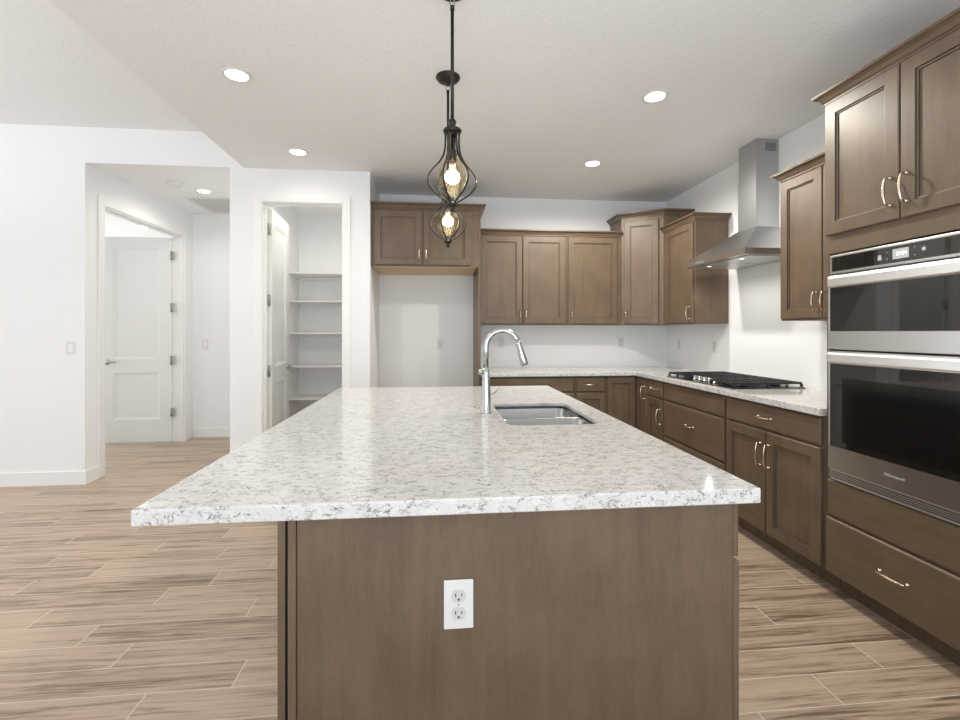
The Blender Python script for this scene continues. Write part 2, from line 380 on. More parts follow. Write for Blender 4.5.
# pantry shelves
for i, z in enumerate((1.985, 1.66, 1.29, 0.905, 0.53)):
    names = ['topmost white pantry shelf, high above the others', 'second white pantry shelf from the top', 'middle white pantry shelf, level with the door panel', 'fourth white pantry shelf, level with the door lever', 'lowest visible white pantry shelf, just above the island edge']
    p = thing('pantry_shelf', names[i], 'shelf', (-1.195, 5.66, z), 0, 'shelves in the pantry')
    MB().box(-0.484, 0.484, -0.19, 0.209, -0.019, 0, 0.002).build('shelf_board', M['shelf'], p)
    MB().box(-0.484, -0.466, -0.17, 0.19, -0.055, -0.0195, 0.002).box(-0.466, 0.466, 0.191, 0.209, -0.055, -0.0195, 0.002).box(0.466, 0.484, -0.17, 0.19, -0.055, -0.0195, 0.002).build('cleat', M['shelf'], p)

# ------------------------------------------------------------------ cabinet parts
def panel_door(parent, x0, x1, z0, z1, y=0.0, name='door', t=0.02, fw=0.058, m='wood'):
    mb = MB()
    def rc(i, yy): return [(x0 + i, yy, z0 + i), (x1 - i, yy, z0 + i), (x1 - i, yy, z1 - i), (x0 + i, yy, z1 - i)]
    mb.rings([rc(0, y - 0.001), rc(0, y - t + 0.004), rc(0.004, y - t), rc(fw, y - t), rc(fw + 0.0025, y - t + 0.006), rc(fw + 0.009, y - t + 0.007), rc(fw + 0.0105, y - t + 0.012)])
    o = mb.build(name, M[m], parent); o.data.materials.append(M['glaze'])
    for p in o.data.polygons:
        if len(p.vertices) == 4 and 12 <= p.index < 16 or 20 <= p.index < 24: p.material_index = 1
    return o
def slab_front(parent, x0, x1, z0, z1, y=0.0, name='drawer', t=0.02, m='wood_h'):
    mb = MB()
    def rc(i, yy): return [(x0 + i, yy, z0 + i), (x1 - i, yy, z0 + i), (x1 - i, yy, z1 - i), (x0 + i, yy, z1 - i)]
    mb.rings([rc(0, y - 0.001), rc(0, y - t + 0.007), rc(0.003, y - t + 0.003), rc(0.008, y - t)])
    return mb.build(name, M[m], parent)
def pull(parent, x, z, y, vertical=True, L=0.105):
    mb = MB(); n = 12; path = []; rad = []
    for i in range(n + 1):
        a = i / n; s_ = (a - 0.5) * L; o = 0.030 + 0.010 * math.sin(PI * a)
        if i == 0: path.append((s_, 0.012)); rad.append(0.0048)
        path.append((s_, o)); rad.append(0.0042 + 0.0022 * math.sin(PI * a))
        if i == n: path.append((s_, 0.012)); rad.append(0.0048)
    pts = [(x, y - o, z + s_) if vertical else (x + s_, y - o, z) for s_, o in path]
    mb.tube(pts, rad, 8)
    for e in (-0.5, 0.5):
        c = (x, y, z + e * L) if vertical else (x + e * L, y, z)
        mb.lathe([(0.0, 0), (0.0085, 0), (0.0085, 0.004), (0.0055, 0.008), (0.0055, 0.016), (0, 0.016)], seg=12, mtx=Matrix.Translation(c) @ Matrix.Rotation(PI / 2, 4, 'X'))
    return mb.build('handle', M['nickel'], parent)
def base_carcass(parent, w_, depth=0.608):
    pts = [(0.075, 0), (depth, 0), (depth, 0.876), (0, 0.876), (0, 0.102), (0.075, 0.102)]
    return MB().prism(pts, 'x', 0.0005, w_ - 0.0005).build('carcass', M['wood'], parent)
CROWN = [(-0.004, 0.0), (0.008, 0.0), (0.008, 0.010), (0.014, 0.014), (0.022, 0.030), (0.036, 0.040), (0.045, 0.042), (0.045, 0.055), (-0.004, 0.055)]
def crown(parent, pts, z, name='crown_moulding'):
    """pts: open polyline (x,y) following the cabinet outline, outward side on its right hand"""
    pts = [Vector(p) for p in pts]; n = len(pts); rr = []
    for i, p in enumerate(pts):
        def nrm(a, b): d = (b - a).normalized(); return Vector((d.y, -d.x))
        if i == 0: mv = nrm(pts[0], pts[1])
        elif i == n - 1: mv = nrm(pts[-2], pts[-1])
        else:
            a = nrm(pts[i - 1], p); b = nrm(p, pts[i + 1]); mv = (a + b); mv = mv / mv.dot(a)
        rr.append([(p.x + mv.x * o, p.y + mv.y * o, z + h) for o, h in CROWN])
    mb = MB(); mb.rings(rr, True, True); return mb.build(name, M['wood_h'], parent)
def upper_box(parent, w_, h_, depth=0.303):
    return MB().box(0.0005, w_ - 0.0005, 0, depth, 0, h_).build('carcass', M['wood'], parent)
UZ, UH, TH = 1.37, 0.914, 1.068
UG = 'wall cabinets'

# back wall uppers: two door cabinet + one door cabinet (front plane y = 4.615)
u = thing('wall_cabinet', 'brown two-door wall cabinet beside the refrigerator recess, left end of the back row', 'cabinet', (0.422, 4.615, UZ), 0, UG)
upper_box(u, 0.912, UH)
dd = panel_door(u, 0.028, 0.450, 0.01, 0.895); pull(dd, 0.425, 0.095, -0.02)
dd = panel_door(u, 0.456, 0.892, 0.01, 0.895); pull(dd, 0.482, 0.095, -0.02)
crown(u, [(0.0, 0.0), (0.912, 0.0)], 0.905)
u = thing('wall_cabinet', 'brown single-door wall cabinet left of the taller corner cabinet', 'cabinet', (1.335, 4.615, UZ), 0, UG)
upper_box(u, 0.578, UH)
dd = panel_door(u, 0.012, 0.533, 0.01, 0.895); pull(dd, 0.040, 0.095, -0.02)
crown(u, [(0.0, 0.0), (0.578, 0.0)], 0.905)
# corner upper, diagonal front
u = thing('corner_wall_cabinet', 'tall brown diagonal corner wall cabinet, higher than its neighbours', 'cabinet', (0, 0, 0), 0, UG)
A = Vector((1.915, 4.610)); B = Vector((2.255, 4.385)); TH = 1.10
MB().prism([(A.x, 4.918), (A.x, A.y), (B.x, B.y), (2.558, B.y), (2.558, 4.918)], 'z', UZ, UZ + TH).build('carcass', M['wood'], u)
crown(u, [(A.x, 4.918), (A.x, A.y), (B.x, B.y), (2.558, B.y)], UZ + TH - 0.009)
dg = (B - A); L = dg.length; ang = math.atan2(dg.y, dg.x)
dd = panel_door(u, 0.030, L - 0.045, 0.01, TH - 0.04); dd.location = (A.x, A.y, UZ); dd.rotation_euler = (0, 0, ang)
pull(dd, 0.056, 0.095, -0.02)
# right wall uppers (rotated so local -y faces -x); local x runs towards the camera
u = thing('wall_cabinet', 'brown single-door wall cabinet between corner cabinet and range hood', 'cabinet', (2.255, 4.383, UZ), R(-90), UG)
upper_box(u, 0.566, UH)
dd = panel_door(u, 0.07, 0.546, 0.01, 0.895); pull(dd, 0.512, 0.095, -0.02)
crown(u, [(0.0, 0.0), (0.566, 0.0), (0.566, 0.303)], 0.905)
u = thing('wall_cabinet', 'golden-lit brown two-door wall cabinet between range hood and oven tower', 'cabinet', (2.255, 2.815, UZ), R(-90), UG)
upper_box(u, 0.683, UH)
dd = panel_door(u, 0.012, 0.336, 0.01, 0.895); pull(dd, 0.308, 0.11, -0.02)
dd = panel_door(u, 0.342, 0.668, 0.01, 0.895); pull(dd, 0.370, 0.11, -0.02)
crown(u, [(0.0, 0.303), (0.0, 0.0), (0.683, 0.0)], 0.905)
# over fridge cabinet + tall side panel
u = thing('refrigerator_cabinet', 'brown two-door cabinet bridging the empty refrigerator recess with tall side panel', 'cabinet', (-0.588, 4.30, 0), 0)
MB().box(0, 0.986, 0, 0.616, 1.905, 2.438).build('carcass', M['wood'], u)
MB().box(0.012, 0.974, 0.018, 0.612, 1.899, 1.9045).build('underside_panel', M['natural'], u)
MB().box(0.988, 1.009, 0, 0.618, 0, 2.438).build('side_panel', M['wood'], u)
dd = panel_door(u, 0.028, 0.466, 1.915, 2.415); pull(dd, 0.438, 2.010, -0.02)
dd = panel_door(u, 0.474, 0.918, 1.915, 2.415); pull(dd, 0.502, 2.010, -0.02)
crown(u, [(0.0, 0.0), (1.009, 0.0), (1.009, 0.616)], 2.43)

# ------------------------------------------------------------------ base cabinets
# back run
b = thing('base_cabinet', 'wide brown base cabinet on the back wall beside the refrigerator recess', 'cabinet', (0.422, 4.312, 0), 0, 'base cabinets')
base_carcass(b, 0.904, 0.606)
dr = slab_front(b, 0.02, 0.890, 0.725, 0.862)
panel_door(b, 0.02, 0.452, 0.115, 0.712); panel_door(b, 0.458, 0.890, 0.115, 0.712)
b = thing('base_cabinet', 'narrow brown base cabinet with one drawer on the back wall', 'cabinet', (1.327, 4.312, 0), 0, 'base cabinets')
base_carcass(b, 0.308, 0.606)
dr = slab_front(b, 0.012, 0.298, 0.725, 0.862); pull(dr, 0.155, 0.795, -0.02, False)
dd = panel_door(b, 0.012, 0.298, 0.115, 0.712)
# susan corner: L-shaped carcass with two doors meeting in the corner
b = thing('corner_base_cabinet', 'brown corner base cabinet with two doors meeting at a right angle', 'cabinet', (0, 0, 0), 0, 'base cabinets')
MB().prism([(1.636, 4.312), (1.95, 4.312), (1.95, 4.067), (2.558, 4.067), (2.558, 4.918), (1.636, 4.918)], 'z', 0.102, 0.876).prism([(1.636, 4.387), (2.025, 4.387), (2.025, 4.067), (2.558, 4.067), (2.558, 4.918), (1.636, 4.918)], 'z', 0.0, 0.102).build('carcass', M['wood'], b)
dd = panel_door(b, 0.010, 0.290, 0.115, 0.862); dd.location = (1.636, 4.312, 0)
dd = panel_door(b, 0.030, 0.242, 0.115, 0.862, fw=0.05); dd.location = (1.95, 4.312, 0); dd.rotation_euler = (0, 0, R(-90))
pull(dd, 0.20, 0.735, -0.02, L=0.115)
# right run
def rb(label, y0, y1): 
    b = thing('base_cabinet', label, 'cabinet', (1.95, y0, 0), R(-90), 'base cabinets'); base_carcass(b, y0 - y1); return b
b = rb('narrow brown base cabinet with small drawer and door, left of the cooktop drawers', 4.066, 3.768)
dr = slab_front(b, 0.01, 0.288, 0.725, 0.862); pull(dr, 0.149, 0.795, -0.02, False)
dd = panel_door(b, 0.01, 0.288, 0.115, 0.712, fw=0.055); pull(dd, 0.255, 0.565, -0.02, L=0.125)
b = rb('brown base cabinet with wide deep drawers under the cooktop', 3.767, 2.923)
slab_front(b, 0.012, 0.834, 0.725, 0.862, name='false_front')
dr = slab_front(b, 0.012, 0.834, 0.420, 0.712); pull(dr, 0.423, 0.580, -0.02, False)
dr = slab_front(b, 0.012, 0.834, 0.115, 0.408); pull(dr, 0.423, 0.275, -0.02, False)
b = rb('brown base cabinet with one drawer over two doors beside the oven tower', 2.922, 2.133)
dr = slab_front(b, 0.012, 0.770, 0.725, 0.862); pull(dr, 0.385, 0.795, -0.02, False)
dd = panel_door(b, 0.012, 0.380, 0.115, 0.712); pull(dd, 0.350, 0.575, -0.02, L=0.13)
dd = panel_door(b, 0.388, 0.770, 0.115, 0.712); pull(dd, 0.418, 0.575, -0.02, L=0.13)

# tall oven cabinet
tw = 0.79
tc_ = thing('oven_tower_cabinet', 'full-height brown cabinet housing the built-in double oven', 'cabinet', (1.95, 2.130, 0), R(-90))
m = MB().prism([(0.075, 0), (0.608, 0), (0.608, 0.575), (0, 0.575), (0, 0.102), (0.075, 0.102)], 'x', 0.0, tw)
m.box(0, 0.018, 0, 0.608, 0.575, 1.685).box(tw - 0.018, tw, 0, 0.608, 0.575, 1.685).box(0.018, tw - 0.018, 0.59, 0.608, 0.575, 1.685).box(0, tw, 0, 0.608, 1.685, 2.438)
m.build('carcass', M['wood'], tc_)
slab_front(tc_, 0.014, tw - 0.014, 0.394, 0.570, name='filler_panel', t=0.012)
dr = slab_front(tc_, 0.010, tw - 0.010, 0.112, 0.385); pull(dr, tw / 2 - 0.035, 0.262, -0.02, False, 0.118)
dd = panel_door(tc_, 0.006, 0.376, 1.775, 2.425, fw=0.060); pull(dd, 0.345, 1.895, -0.02, L=0.115)
dd = panel_door(tc_, 0.382, tw - 0.006, 1.775, 2.425, fw=0.060); pull(dd, 0.414, 1.895, -0.02, L=0.115)
crown(tc_, [(0.0, 0.606), (0.0, -0.002), (tw, -0.002)], 2.430)

# wall oven with microwave
OW = 0.730
ov = thing('wall_oven', 'stainless steel built-in microwave and oven stack with black glass doors', 'oven', (1.949, 2.092, 0), R(-90))
MB().box(0.0, OW, 0.005, 0.56, 0.585, 1.672).build('housing', M['dark'], ov)
# control panel
cp = MB().box(0, OW, -0.018, 0.004, 1.580, 1.672, 0.002).build('control_panel', M['steel'], ov)
MB().box(0.014, OW - 0.014, -0.0205, -0.018, 1.592, 1.661).build('panel_glass', M['black_glass'], cp)
MB().box(0.315, 0.382, -0.0212, -0.0206, 1.606, 1.648).build('display', M['screen'], cp)
def seg_digit(mb, ch, x, z, w_=0.009, h_=0.016, t=0.0022, y=-0.0218):
    segs = {'1': 'bc', '2': 'abged', '0': 'abcdef', '4': 'fgbc'}[ch]
    R_ = {'a': (0, w_, h_ - t, h_), 'd': (0, w_, 0, t), 'g': (0, w_, h_ / 2 - t / 2, h_ / 2 + t / 2), 'b': (w_ - t, w_, h_ / 2, h_), 'c': (w_ - t, w_, 0, h_ / 2), 'f': (0, t, h_ / 2, h_), 'e': (0, t, 0, h_ / 2)}
    for s_ in segs:
        a = R_[s_]; mb.box(x + a[0], x + a[1], y, y + 0.0005, z + a[2], z + a[3])
m = MB(); x = 0.325
for ch in '12': seg_digit(m, ch, x, 1.619); x += 0.0115
m.box(x + 0.0005, x + 0.0025, -0.0218, -0.0213, 1.623, 1.6255).box(x + 0.0005, x + 0.0025, -0.0218, -0.0213, 1.629, 1.6315); x += 0.005
for ch in '04': seg_digit(m, ch, x, 1.619); x += 0.0115
m.build('clock_digits', M['glyph'], cp)
gm = mat('grey_glyph', (0.5, 0.5, 0.5), 0.4)
for (gx, gz) in ((0.290, 1.640), (0.290, 1.612), (0.405, 1.644), (0.405, 1.612)):
    MB().prism([(gx - 0.0035, gz - 0.0022), (gx + 0.0035, gz - 0.0022), (gx, gz + 0.003)], 'y', -0.0215, -0.0207).build('arrow_key', gm, cp)
MB().prism([(0.249, 1.611), (0.266, 1.611), (0.266, 1.621), (0.263, 1.633), (0.252, 1.633), (0.249, 1.621)], 'y', -0.0215, -0.0207).build('menu_key', gm, cp)
MB().lathe([(0.008, 0), (0.008, 0.0008)], mtx=Matrix.Translation((0.441, -0.0207, 1.630)) @ Matrix.Rotation(PI / 2, 4, 'X'), seg=14).build('timer_key', gm, cp)
def oven_door(z0, z1, gz0, gz1, barh):
    d = MB().box(0, OW, -0.030, 0.004, z0, z1, 0.003).build('oven_door', M['steel'], ov)
    MB().box(0.018, OW - 0.018, -0.034, -0.0302, gz0 - 0.004, gz1, 0.001).box(0.008, OW - 0.008, -0.0335, -0.0302, gz0 - 0.006, gz0 - 0.0045).build('door_glass', M['black_glass'], d)
    # wide flat handle bar rolled along the top edge
    z = z1 - 0.006
    MB().prism([(-0.030, z), (-0.046, z - 0.003), (-0.050, z - 0.010), (-0.050, z - barh + 0.008), (-0.046, z - barh + 0.001), (-0.041, z - barh + 0.002), (-0.039, z - barh + 0.010), (-0.030, z - barh + 0.014)], 'x', 0.020, OW - 0.020).build('handle', M['bar'], d)
    MB().box(0.012, 0.0175, -0.0345, -0.0302, gz0 - 0.006, gz1, 0.0).build('trim_strip', M['bar'], d)
    return d
oven_door(1.214, 1.572, 1.308, 1.512, 0.054)
dl = oven_door(0.632, 1.207, 0.752, 1.146, 0.052)
# inner window frame and brand lettering on lower door
MB().box(0.085, OW - 0.085, -0.0352, -0.0342, 0.775, 1.08).build('inner_window', mat('inner_black', (0.006, 0.006, 0.006), 0.12, 0, IOR=1.4), dl)
g = MB().box(0, OW, -0.020, 0.004, 0.582, 0.590).box(0, OW, -0.020, 0.004, 0.624, 0.630)
for z in (0.598, 0.607, 0.616): g.box(0, OW, -0.020, 0.0, z - 0.0018, z + 0.0018)
g.box(0, 0.006, -0.020, 0.0, 0.582, 0.630); g.box(OW - 0.006, OW, -0.020, 0.0, 0.582, 0.630)
vg = g.build('vent_grille', M['bar'], ov)
fc = bpy.data.curves.new('brand_lettering', 'FONT'); fc.body = 'Whirlpool'; fc.size = 0.021; fc.extrude = 0.0004; fc.align_x = 'CENTER'
tmp = bpy.data.objects.new('tmp', fc); C.objects.link(tmp)
me = bpy.data.meshes.new_from_object(tmp.evaluated_get(bpy.context.evaluated_depsgraph_get())); bpy.data.objects.remove(tmp)
me.materials.clear(); me.materials.append(mat('lettering_grey', (0.75, 0.75, 0.75), 0.3, 0.5))
lo = bpy.data.objects.new('brand_lettering', me); C.objects.link(lo); lo.parent = dl; lo.location = (OW / 2 - 0.035, -0.0308, 0.682); lo.rotation_euler = (R(90), 0, 0)

# ------------------------------------------------------------------ worktops
def slab_with_hole(name, outer, hole, z0, z1, m, loc=(0, 0, 0), bev=0.004):
    bm = bmesh.new()
    loops = []
    for pts in ([outer] + ([hole] if hole else [])):
        vs = [bm.verts.new((p[0], p[1], z1)) for p in pts]
        loops.append([bm.edges.new((vs[i], vs[(i + 1) % len(vs)])) for i in range(len(vs))])
    bmesh.ops.triangle_fill(bm, edges=bm.edges[:], use_beauty=True)
    bmesh.ops.dissolve_limit(bm, angle_limit=0.01, verts=[], edges=bm.edges[:])
    top = bm.faces[:]
    ex = bmesh.ops.extrude_face_region(bm, geom=top)
    for v in [g for g in ex['geom'] if isinstance(g, bmesh.types.BMVert)]: v.co.z = z0
    bmesh.ops.recalc_face_normals(bm, faces=bm.faces[:])
    me = bpy.data.meshes.new(name); bm.to_mesh(me); bm.free(); me.materials.append(m)
    o = bpy.data.objects.new(name, me); C.objects.link(o); o.location = loc
    md = o.modifiers.new('bevel', 'BEVEL'); md.width = bev; md.segments = 3; md.limit_method = 'ANGLE'; md.angle_limit = R(40)
    return o
def rrect(x0, x1, y0, y1, r, n=6):
    out = []
    for cx, cy, a0 in ((x1 - r, y1 - r, 0), (x0 + r, y1 - r, 90), (x0 + r, y0 + r, 180), (x1 - r, y0 + r, 270)):
        for i in range(n + 1):
            a = R(a0 + 90 * i / n); out.append((cx + r * math.cos(a), cy + r * math.sin(a)))
    return out
t = slab_with_hole('countertop', [(0.424, 4.268), (1.912, 4.268), (1.912, 2.1325), (2.558, 2.1325), (2.558, 4.918), (0.424, 4.918)], None, 0.8765, 0.914, M['quartz'])
tag(t, 'L-shaped speckled white quartz worktop along the back and right walls', 'countertop')

# ------------------------------------------------------------------ island
IX0, IX1, IY0, IY1 = -0.658, 0.799, 1.064, 3.245
SX0, SX1, SY0, SY1 = 0.300, 0.695, 1.875, 2.465
it = slab_with_hole('island_countertop', [(IX0, IY0), (IX1, IY0), (IX1, IY1), (IX0, IY1)], rrect(SX0, SX1, SY0, SY1, 0.05), 0.8765, 0.914, M['quartz'])
def pocket(o, x0, x1, y0, y1, z0, z1, w_=0.004):
    c = MB().box(x0, x1, y0, y1, z0, z1).build('cutter', M['dark'])
    o.modifiers.clear(); b_ = o.modifiers.new('cut', 'BOOLEAN'); b_.object = c; b_.operation = 'DIFFERENCE'; b_.solver = 'EXACT'
    bpy.context.view_layer.update()
    me_ = bpy.data.meshes.new_from_object(o.evaluated_get(bpy.context.evaluated_depsgraph_get()))
    o.modifiers.clear(); me_.materials.clear(); me_.materials.append(M['quartz']); o.data = me_
    bpy.data.objects.remove(c)
    md_ = o.modifiers.new('bevel', 'BEVEL'); md_.width = w_; md_.segments = 3; md_.limit_method = 'ANGLE'; md_.angle_limit = R(40)
pocket(it, SX0 - 0.06, SX1 + 0.06, SY0 - 0.06, SY1 + 0.06, 0.80, 0.896)
tag(it, 'large speckled white quartz slab on top of the island with sink cutout', 'countertop')
isl = thing('kitchen_island', 'large brown kitchen island base with plain end panel facing the viewer', 'island', (0, 0, 0))
bx0, bx1, by0, by1 = -0.345, 0.757, 1.125, 3.18
m = MB().box(bx0 + 0.02, bx1 - 0.0, by0, by1, 0.102, 0.62).box(bx0 + 0.02, bx1 - 0.075, by0, by1, 0, 0.102)
m.box(bx0 + 0.02, bx1, by0, SY0 - 0.08, 0.62, 0.876).box(bx0 + 0.02, bx1, SY1 + 0.08, by1, 0.62, 0.876).box(bx0 + 0.02, SX0 - 0.08, SY0 - 0.08, SY1 + 0.08, 0.62, 0.876).box(SX1 + 0.045, bx1, SY0 - 0.08, SY1 + 0.08, 0.62, 0.876)
m.build('carcass', M['wood'], isl)
MB().box(bx0 + 0.0225, bx1 - 0.0, by0 - 0.013, by0 - 0.0005, 0, 0.8755, 0.001).build('end_panel', M['wood'], isl)
MB().box(bx0 + 0.003, bx0 + 0.0215, by0 - 0.018, by0 - 0.0005, 0, 0.8755, 0.001).build('corner_trim', M['wood'], isl)
MB().box(bx0 - 0.021, bx0 - 0.0035, by0 - 0.014, by1, 0, 0.8755, 0.001).build('back_panel', M['wood'], isl)
# fronts facing +x
rt = bpy.data.objects
def isl_front(kind, y0, y1, z0, z1, pl=None):
    # local x -> +Y, local -y -> +X
    f = slab_front(isl, 0, y1 - y0, z0, z1) if kind == 'drawer' else panel_door(isl, 0, y1 - y0, z0, z1)
    f.location = (bx1 + 0.003, y0, 0); f.rotation_euler = (0, 0, R(90))
    if pl == 'h': pull(f, (y1 - y0) / 2, (z0 + z1) / 2, -0.02, False)
    if pl == 'l': pull(f, 0.03, z1 - 0.13, -0.02)
    if pl == 'r': pull(f, (y1 - y0) - 0.03, z1 - 0.13, -0.02)
isl_front('drawer', 1.117, 1.72, 0.722, 0.862, 'h'); isl_front('door', 1.117, 1.425, 0.115, 0.710, 'r'); isl_front('door', 1.430, 1.72, 0.115, 0.710, 'l')
isl_front('drawer', 1.735, 2.56, 0.722, 0.862); isl_front('door', 1.735, 2.145, 0.115, 0.710, 'r'); isl_front('door', 2.150, 2.56, 0.115, 0.710, 'l')
isl_front('drawer', 2.575, 3.165, 0.722, 0.862, 'h'); isl_front('door', 2.575, 3.165, 0.115, 0.710, 'l')

# sink: undermount, two bowls
sk = thing('sink', 'undermount stainless steel double-bowl sink set into the island top', 'sink', (0, 0, 0))
def bowl(y0, y1, ztop, zdiv):
    x0, x1 = SX0 - 0.006, SX1 + 0.006; r = 0.05; mb = MB(); seq = []
    for ins, z, rr in ((0, ztop, r), (0.004, ztop - 0.01, r), (0.012, 0.735, r), (0.030, 0.702, r * 0.9), (0.08, 0.695, r * 0.6), (0.16, 0.693, 0.01)):
        a = min(ins, (y1 - y0) / 2 - 0.02)
        seq.append([(p[0], p[1], z) for p in rrect(x0 + a, x1 - a, y0 + a, y1 - a, min(rr, (y1 - y0) / 2 - a - 0.002))])
    mb.rings(seq, False, True, True)
    o = mb.build('bowl', M['sink'], sk)
    md = o.modifiers.new('solid', 'SOLIDIFY'); md.thickness = 0.0015; md.offset = 1
    cx, cy = (x0 + x1) / 2, (y0 + y1) / 2
    MB().lathe([(0, 0.694), (0.045, 0.694), (0.045, 0.697), (0.036, 0.697), (0.03, 0.695), (0, 0.695)], cx, cy, 24).build('drain', M['chrome'], sk)
    return o
YD = 2.165
bowl(SY0 - 0.006, YD - 0.010, 0.8875, 0); bowl(YD + 0.010, SY1 + 0.006, 0.8875, 0)
MB().box(SX0 - 0.004, SX1 + 0.004, YD - 0.0115, YD + 0.0115, 0.868, 0.8885, 0.004).build('divider', M['sink'], sk)
ri = slab_with_hole('rim', rrect(SX0 - 0.03, SX1 + 0.03, SY0 - 0.03, SY1 + 0.03, 0.07), rrect(SX0 - 0.006, SX1 + 0.006, SY0 - 0.006, SY1 + 0.006, 0.055), 0.888, 0.8955, M['sink'], bev=0.0005)
ri.parent = sk

# faucet
fx, fy = 0.238, 2.175
fa = thing('faucet', 'tall brushed steel gooseneck pull-down kitchen faucet on the island', 'faucet', (fx, fy, 0.9142))
MB().lathe([(0, 0), (0.0275, 0), (0.0275, 0.004), (0.024, 0.012), (0.0225, 0.08), (0.019, 0.15), (0.0165, 0.19), (0.0145, 0.215), (0, 0.217)], seg=32).build('body', M['chrome'], fa)
path = [(0, 0, 0.212), (0, 0, 0.30)]; Rr = 0.078
for i in range(1, 15):
    a = PI - (PI * 0.90) * i / 14
    path.append((Rr + Rr * math.cos(a), -0.004 * i / 14, 0.315 + Rr * 0.98 * math.sin(a)))
MB().tube(path, 0.0125, 16).build('gooseneck', M['chrome'], fa)
e = Vector(path[-1]); dn = Vector((0.30, 0, -1)).normalized()
MB().tube([e - dn * 0.002, e + dn * 0.012, e + dn * 0.02, e + dn * 0.09, e + dn * 0.112, e + dn * 0.118], [0.0135, 0.0145, 0.013, 0.018, 0.0185, 0.015], 16).build('spray_head', M['chrome'], fa)
MB().tube([(-0.014, 0, 0.195), (-0.034, 0, 0.195)], 0.013, 14).build('handle_hub', M['chrome'], fa)
h = MB(); h.tube([(0.016, 0, 0.085), (0.045, 0.02, 0.095), (0.062, 0.03, 0.112)], [0.006, 0.004, 0.003], 8)
h.build('handle', M['chrome'], fa)
ag = MB().lathe([(0, 0), (0.014, 0), (0.014, 0.003), (0.012, 0.006), (0.010, 0.010), (0, 0.011)], seg=20).build('air_switch', M['chrome'], None, (0.205, 2.31, 0.9142))
tag(ag, 'small round steel button set in the island top behind the faucet', 'button')

# ------------------------------------------------------------------ cooktop
ck = thing('cooktop', 'black five-burner gas cooktop with chrome knobs on the right worktop', 'cooktop', (2.235, 3.340, 0.9142), R(-90))
W2, D2 = 0.444, 0.262
MB().box(-W2, W2, -D2, D2, 0, 0.008, 0.003).build('tray', mat('dark_steel_tray', (0.16, 0.155, 0.15), 0.25, 1.0), ck)
for (bx_, by_, r) in ((-0.31, -0.13, 0.036), (-0.31, 0.13, 0.045), (0.31, -0.13, 0.045), (0.31, 0.13, 0.036), (0.0, 0.06, 0.055)):
    MB().lathe([(0, 0.010), (r * 1.25, 0.010), (r * 1.2, 0.018), (r, 0.02), (r, 0.027), (r * 0.7, 0.030), (0, 0.030)], bx_, by_, 24).build('burner', M['iron'], ck)
def grate(x0, x1, y0, y1):
    g = MB(); t_ = 0.0055; zt, zb = 0.042, 0.029
    for y in (y0, y1): g.box(x0, x1, y - t_, y + t_, zb, zt)
    for x in (x0, x1): g.box(x - t_, x + t_, y0, y1, zb, zt)
    n = 6
    for i in range(1, n): 
        x = x0 + (x1 - x0) * i / n; g.box(x - 0.004, x + 0.004, y0, y1, zb + 0.002, zt)
    for k in (0.2, 0.4, 0.6, 0.8):
        y = y0 + (y1 - y0) * k; g.box(x0, x1, y - 0.004, y + 0.004, zb + 0.002, zt)
    for x in (x0, (x0 + x1) / 2, x1):
        for y in (y0, (y0 + y1) / 2, y1): g.box(x - 0.007, x + 0.007, y - 0.007, y + 0.007, 0.010, zb)
    g.build('grate', M['iron'], ck)
grate(-0.425, -0.165, -0.245, 0.245); grate(-0.150, 0.150, -0.125, 0.245); grate(0.165, 0.425, -0.245, 0.245)
for i in range(5):
    x = -0.130 + 0.065 * i
    MB().lathe([(0, 0.010), (0.022, 0.010), (0.022, 0.014), (0.018, 0.016), (0.017, 0.036), (0.015, 0.039), (0, 0.039)], x, -0.190, 20).box(x - 0.003, x + 0.003, -0.206, -0.174, 0.036, 0.042, 0.001).build('knob', M['chrome'], ck)

# ------------------------------------------------------------------ range hood
hd = thing('range_hood', 'stainless steel chimney range hood on the right wall above the cooktop', 'hood', (0, 0, 0))
hy0, hy1, hx0, hx1, hz = 2.950, 3.712, 2.095, 2.558, 1.832
cy0, cy1, cx0 = 3.222, 3.430, 2.378
def rx(x0, x1, y0, y1, z): return [(x0, y0, z), (x1, y0, z), (x1, y1, z), (x0, y1, z)]
MB().rings([rx(hx0, hx1, hy0, hy1, hz + 0.042), rx(cx0 - 0.003, hx1, cy0 - 0.003, cy1 + 0.003, 2.085)], True, True).build('canopy', M['steel_v'], hd)
MB().rings([rx(hx0, hx1, hy0, hy1, hz), rx(hx0, hx1, hy0, hy1, hz + 0.0415)], True, True).build('lip', M['steel'], hd)
M['hood_fill_glow'] = mat('hood_fill_glow', (0.8, 0.8, 0.8), 0.4, 0, Emission_Color=(1, 0.95, 0.87, 1), Emission_Strength=1.2)  # glow for the added lights under the hood
fm = mat('filter_mesh', (0.62, 0.62, 0.60), 0.35, 0.8)
for a, b_ in ((hy0 + 0.04, (hy0 + hy1) / 2 - 0.008), ((hy0 + hy1) / 2 + 0.008, hy1 - 0.04)):
    MB().box(hx0 + 0.05, hx1 - 0.04, a, b_, hz - 0.006, hz - 0.0005, 0.001).build('filter', fm, hd)
for yy in (3.13, 3.53):  # two lights added under the hood to brighten the wall and cooktop
    hl = MB().lathe([(0, hz - 0.0065), (0.016, hz - 0.0065), (0.016, hz - 0.008), (0, hz - 0.008)], 2.20, yy, 20).build('hood_fill_light', M['hood_fill_glow'], hd)
    l = bpy.data.lights.new('lamp', 'SPOT'); l.energy = 2.6; l.color = (1.0, 0.95, 0.87); l.spot_size = R(165); l.spot_blend = 0.6; l.shadow_soft_size = 0.015
    lo_ = bpy.data.objects.new('lamp', l); C.objects.link(lo_); lo_.parent = hd; lo_.location = (2.20, yy, hz - 0.026)
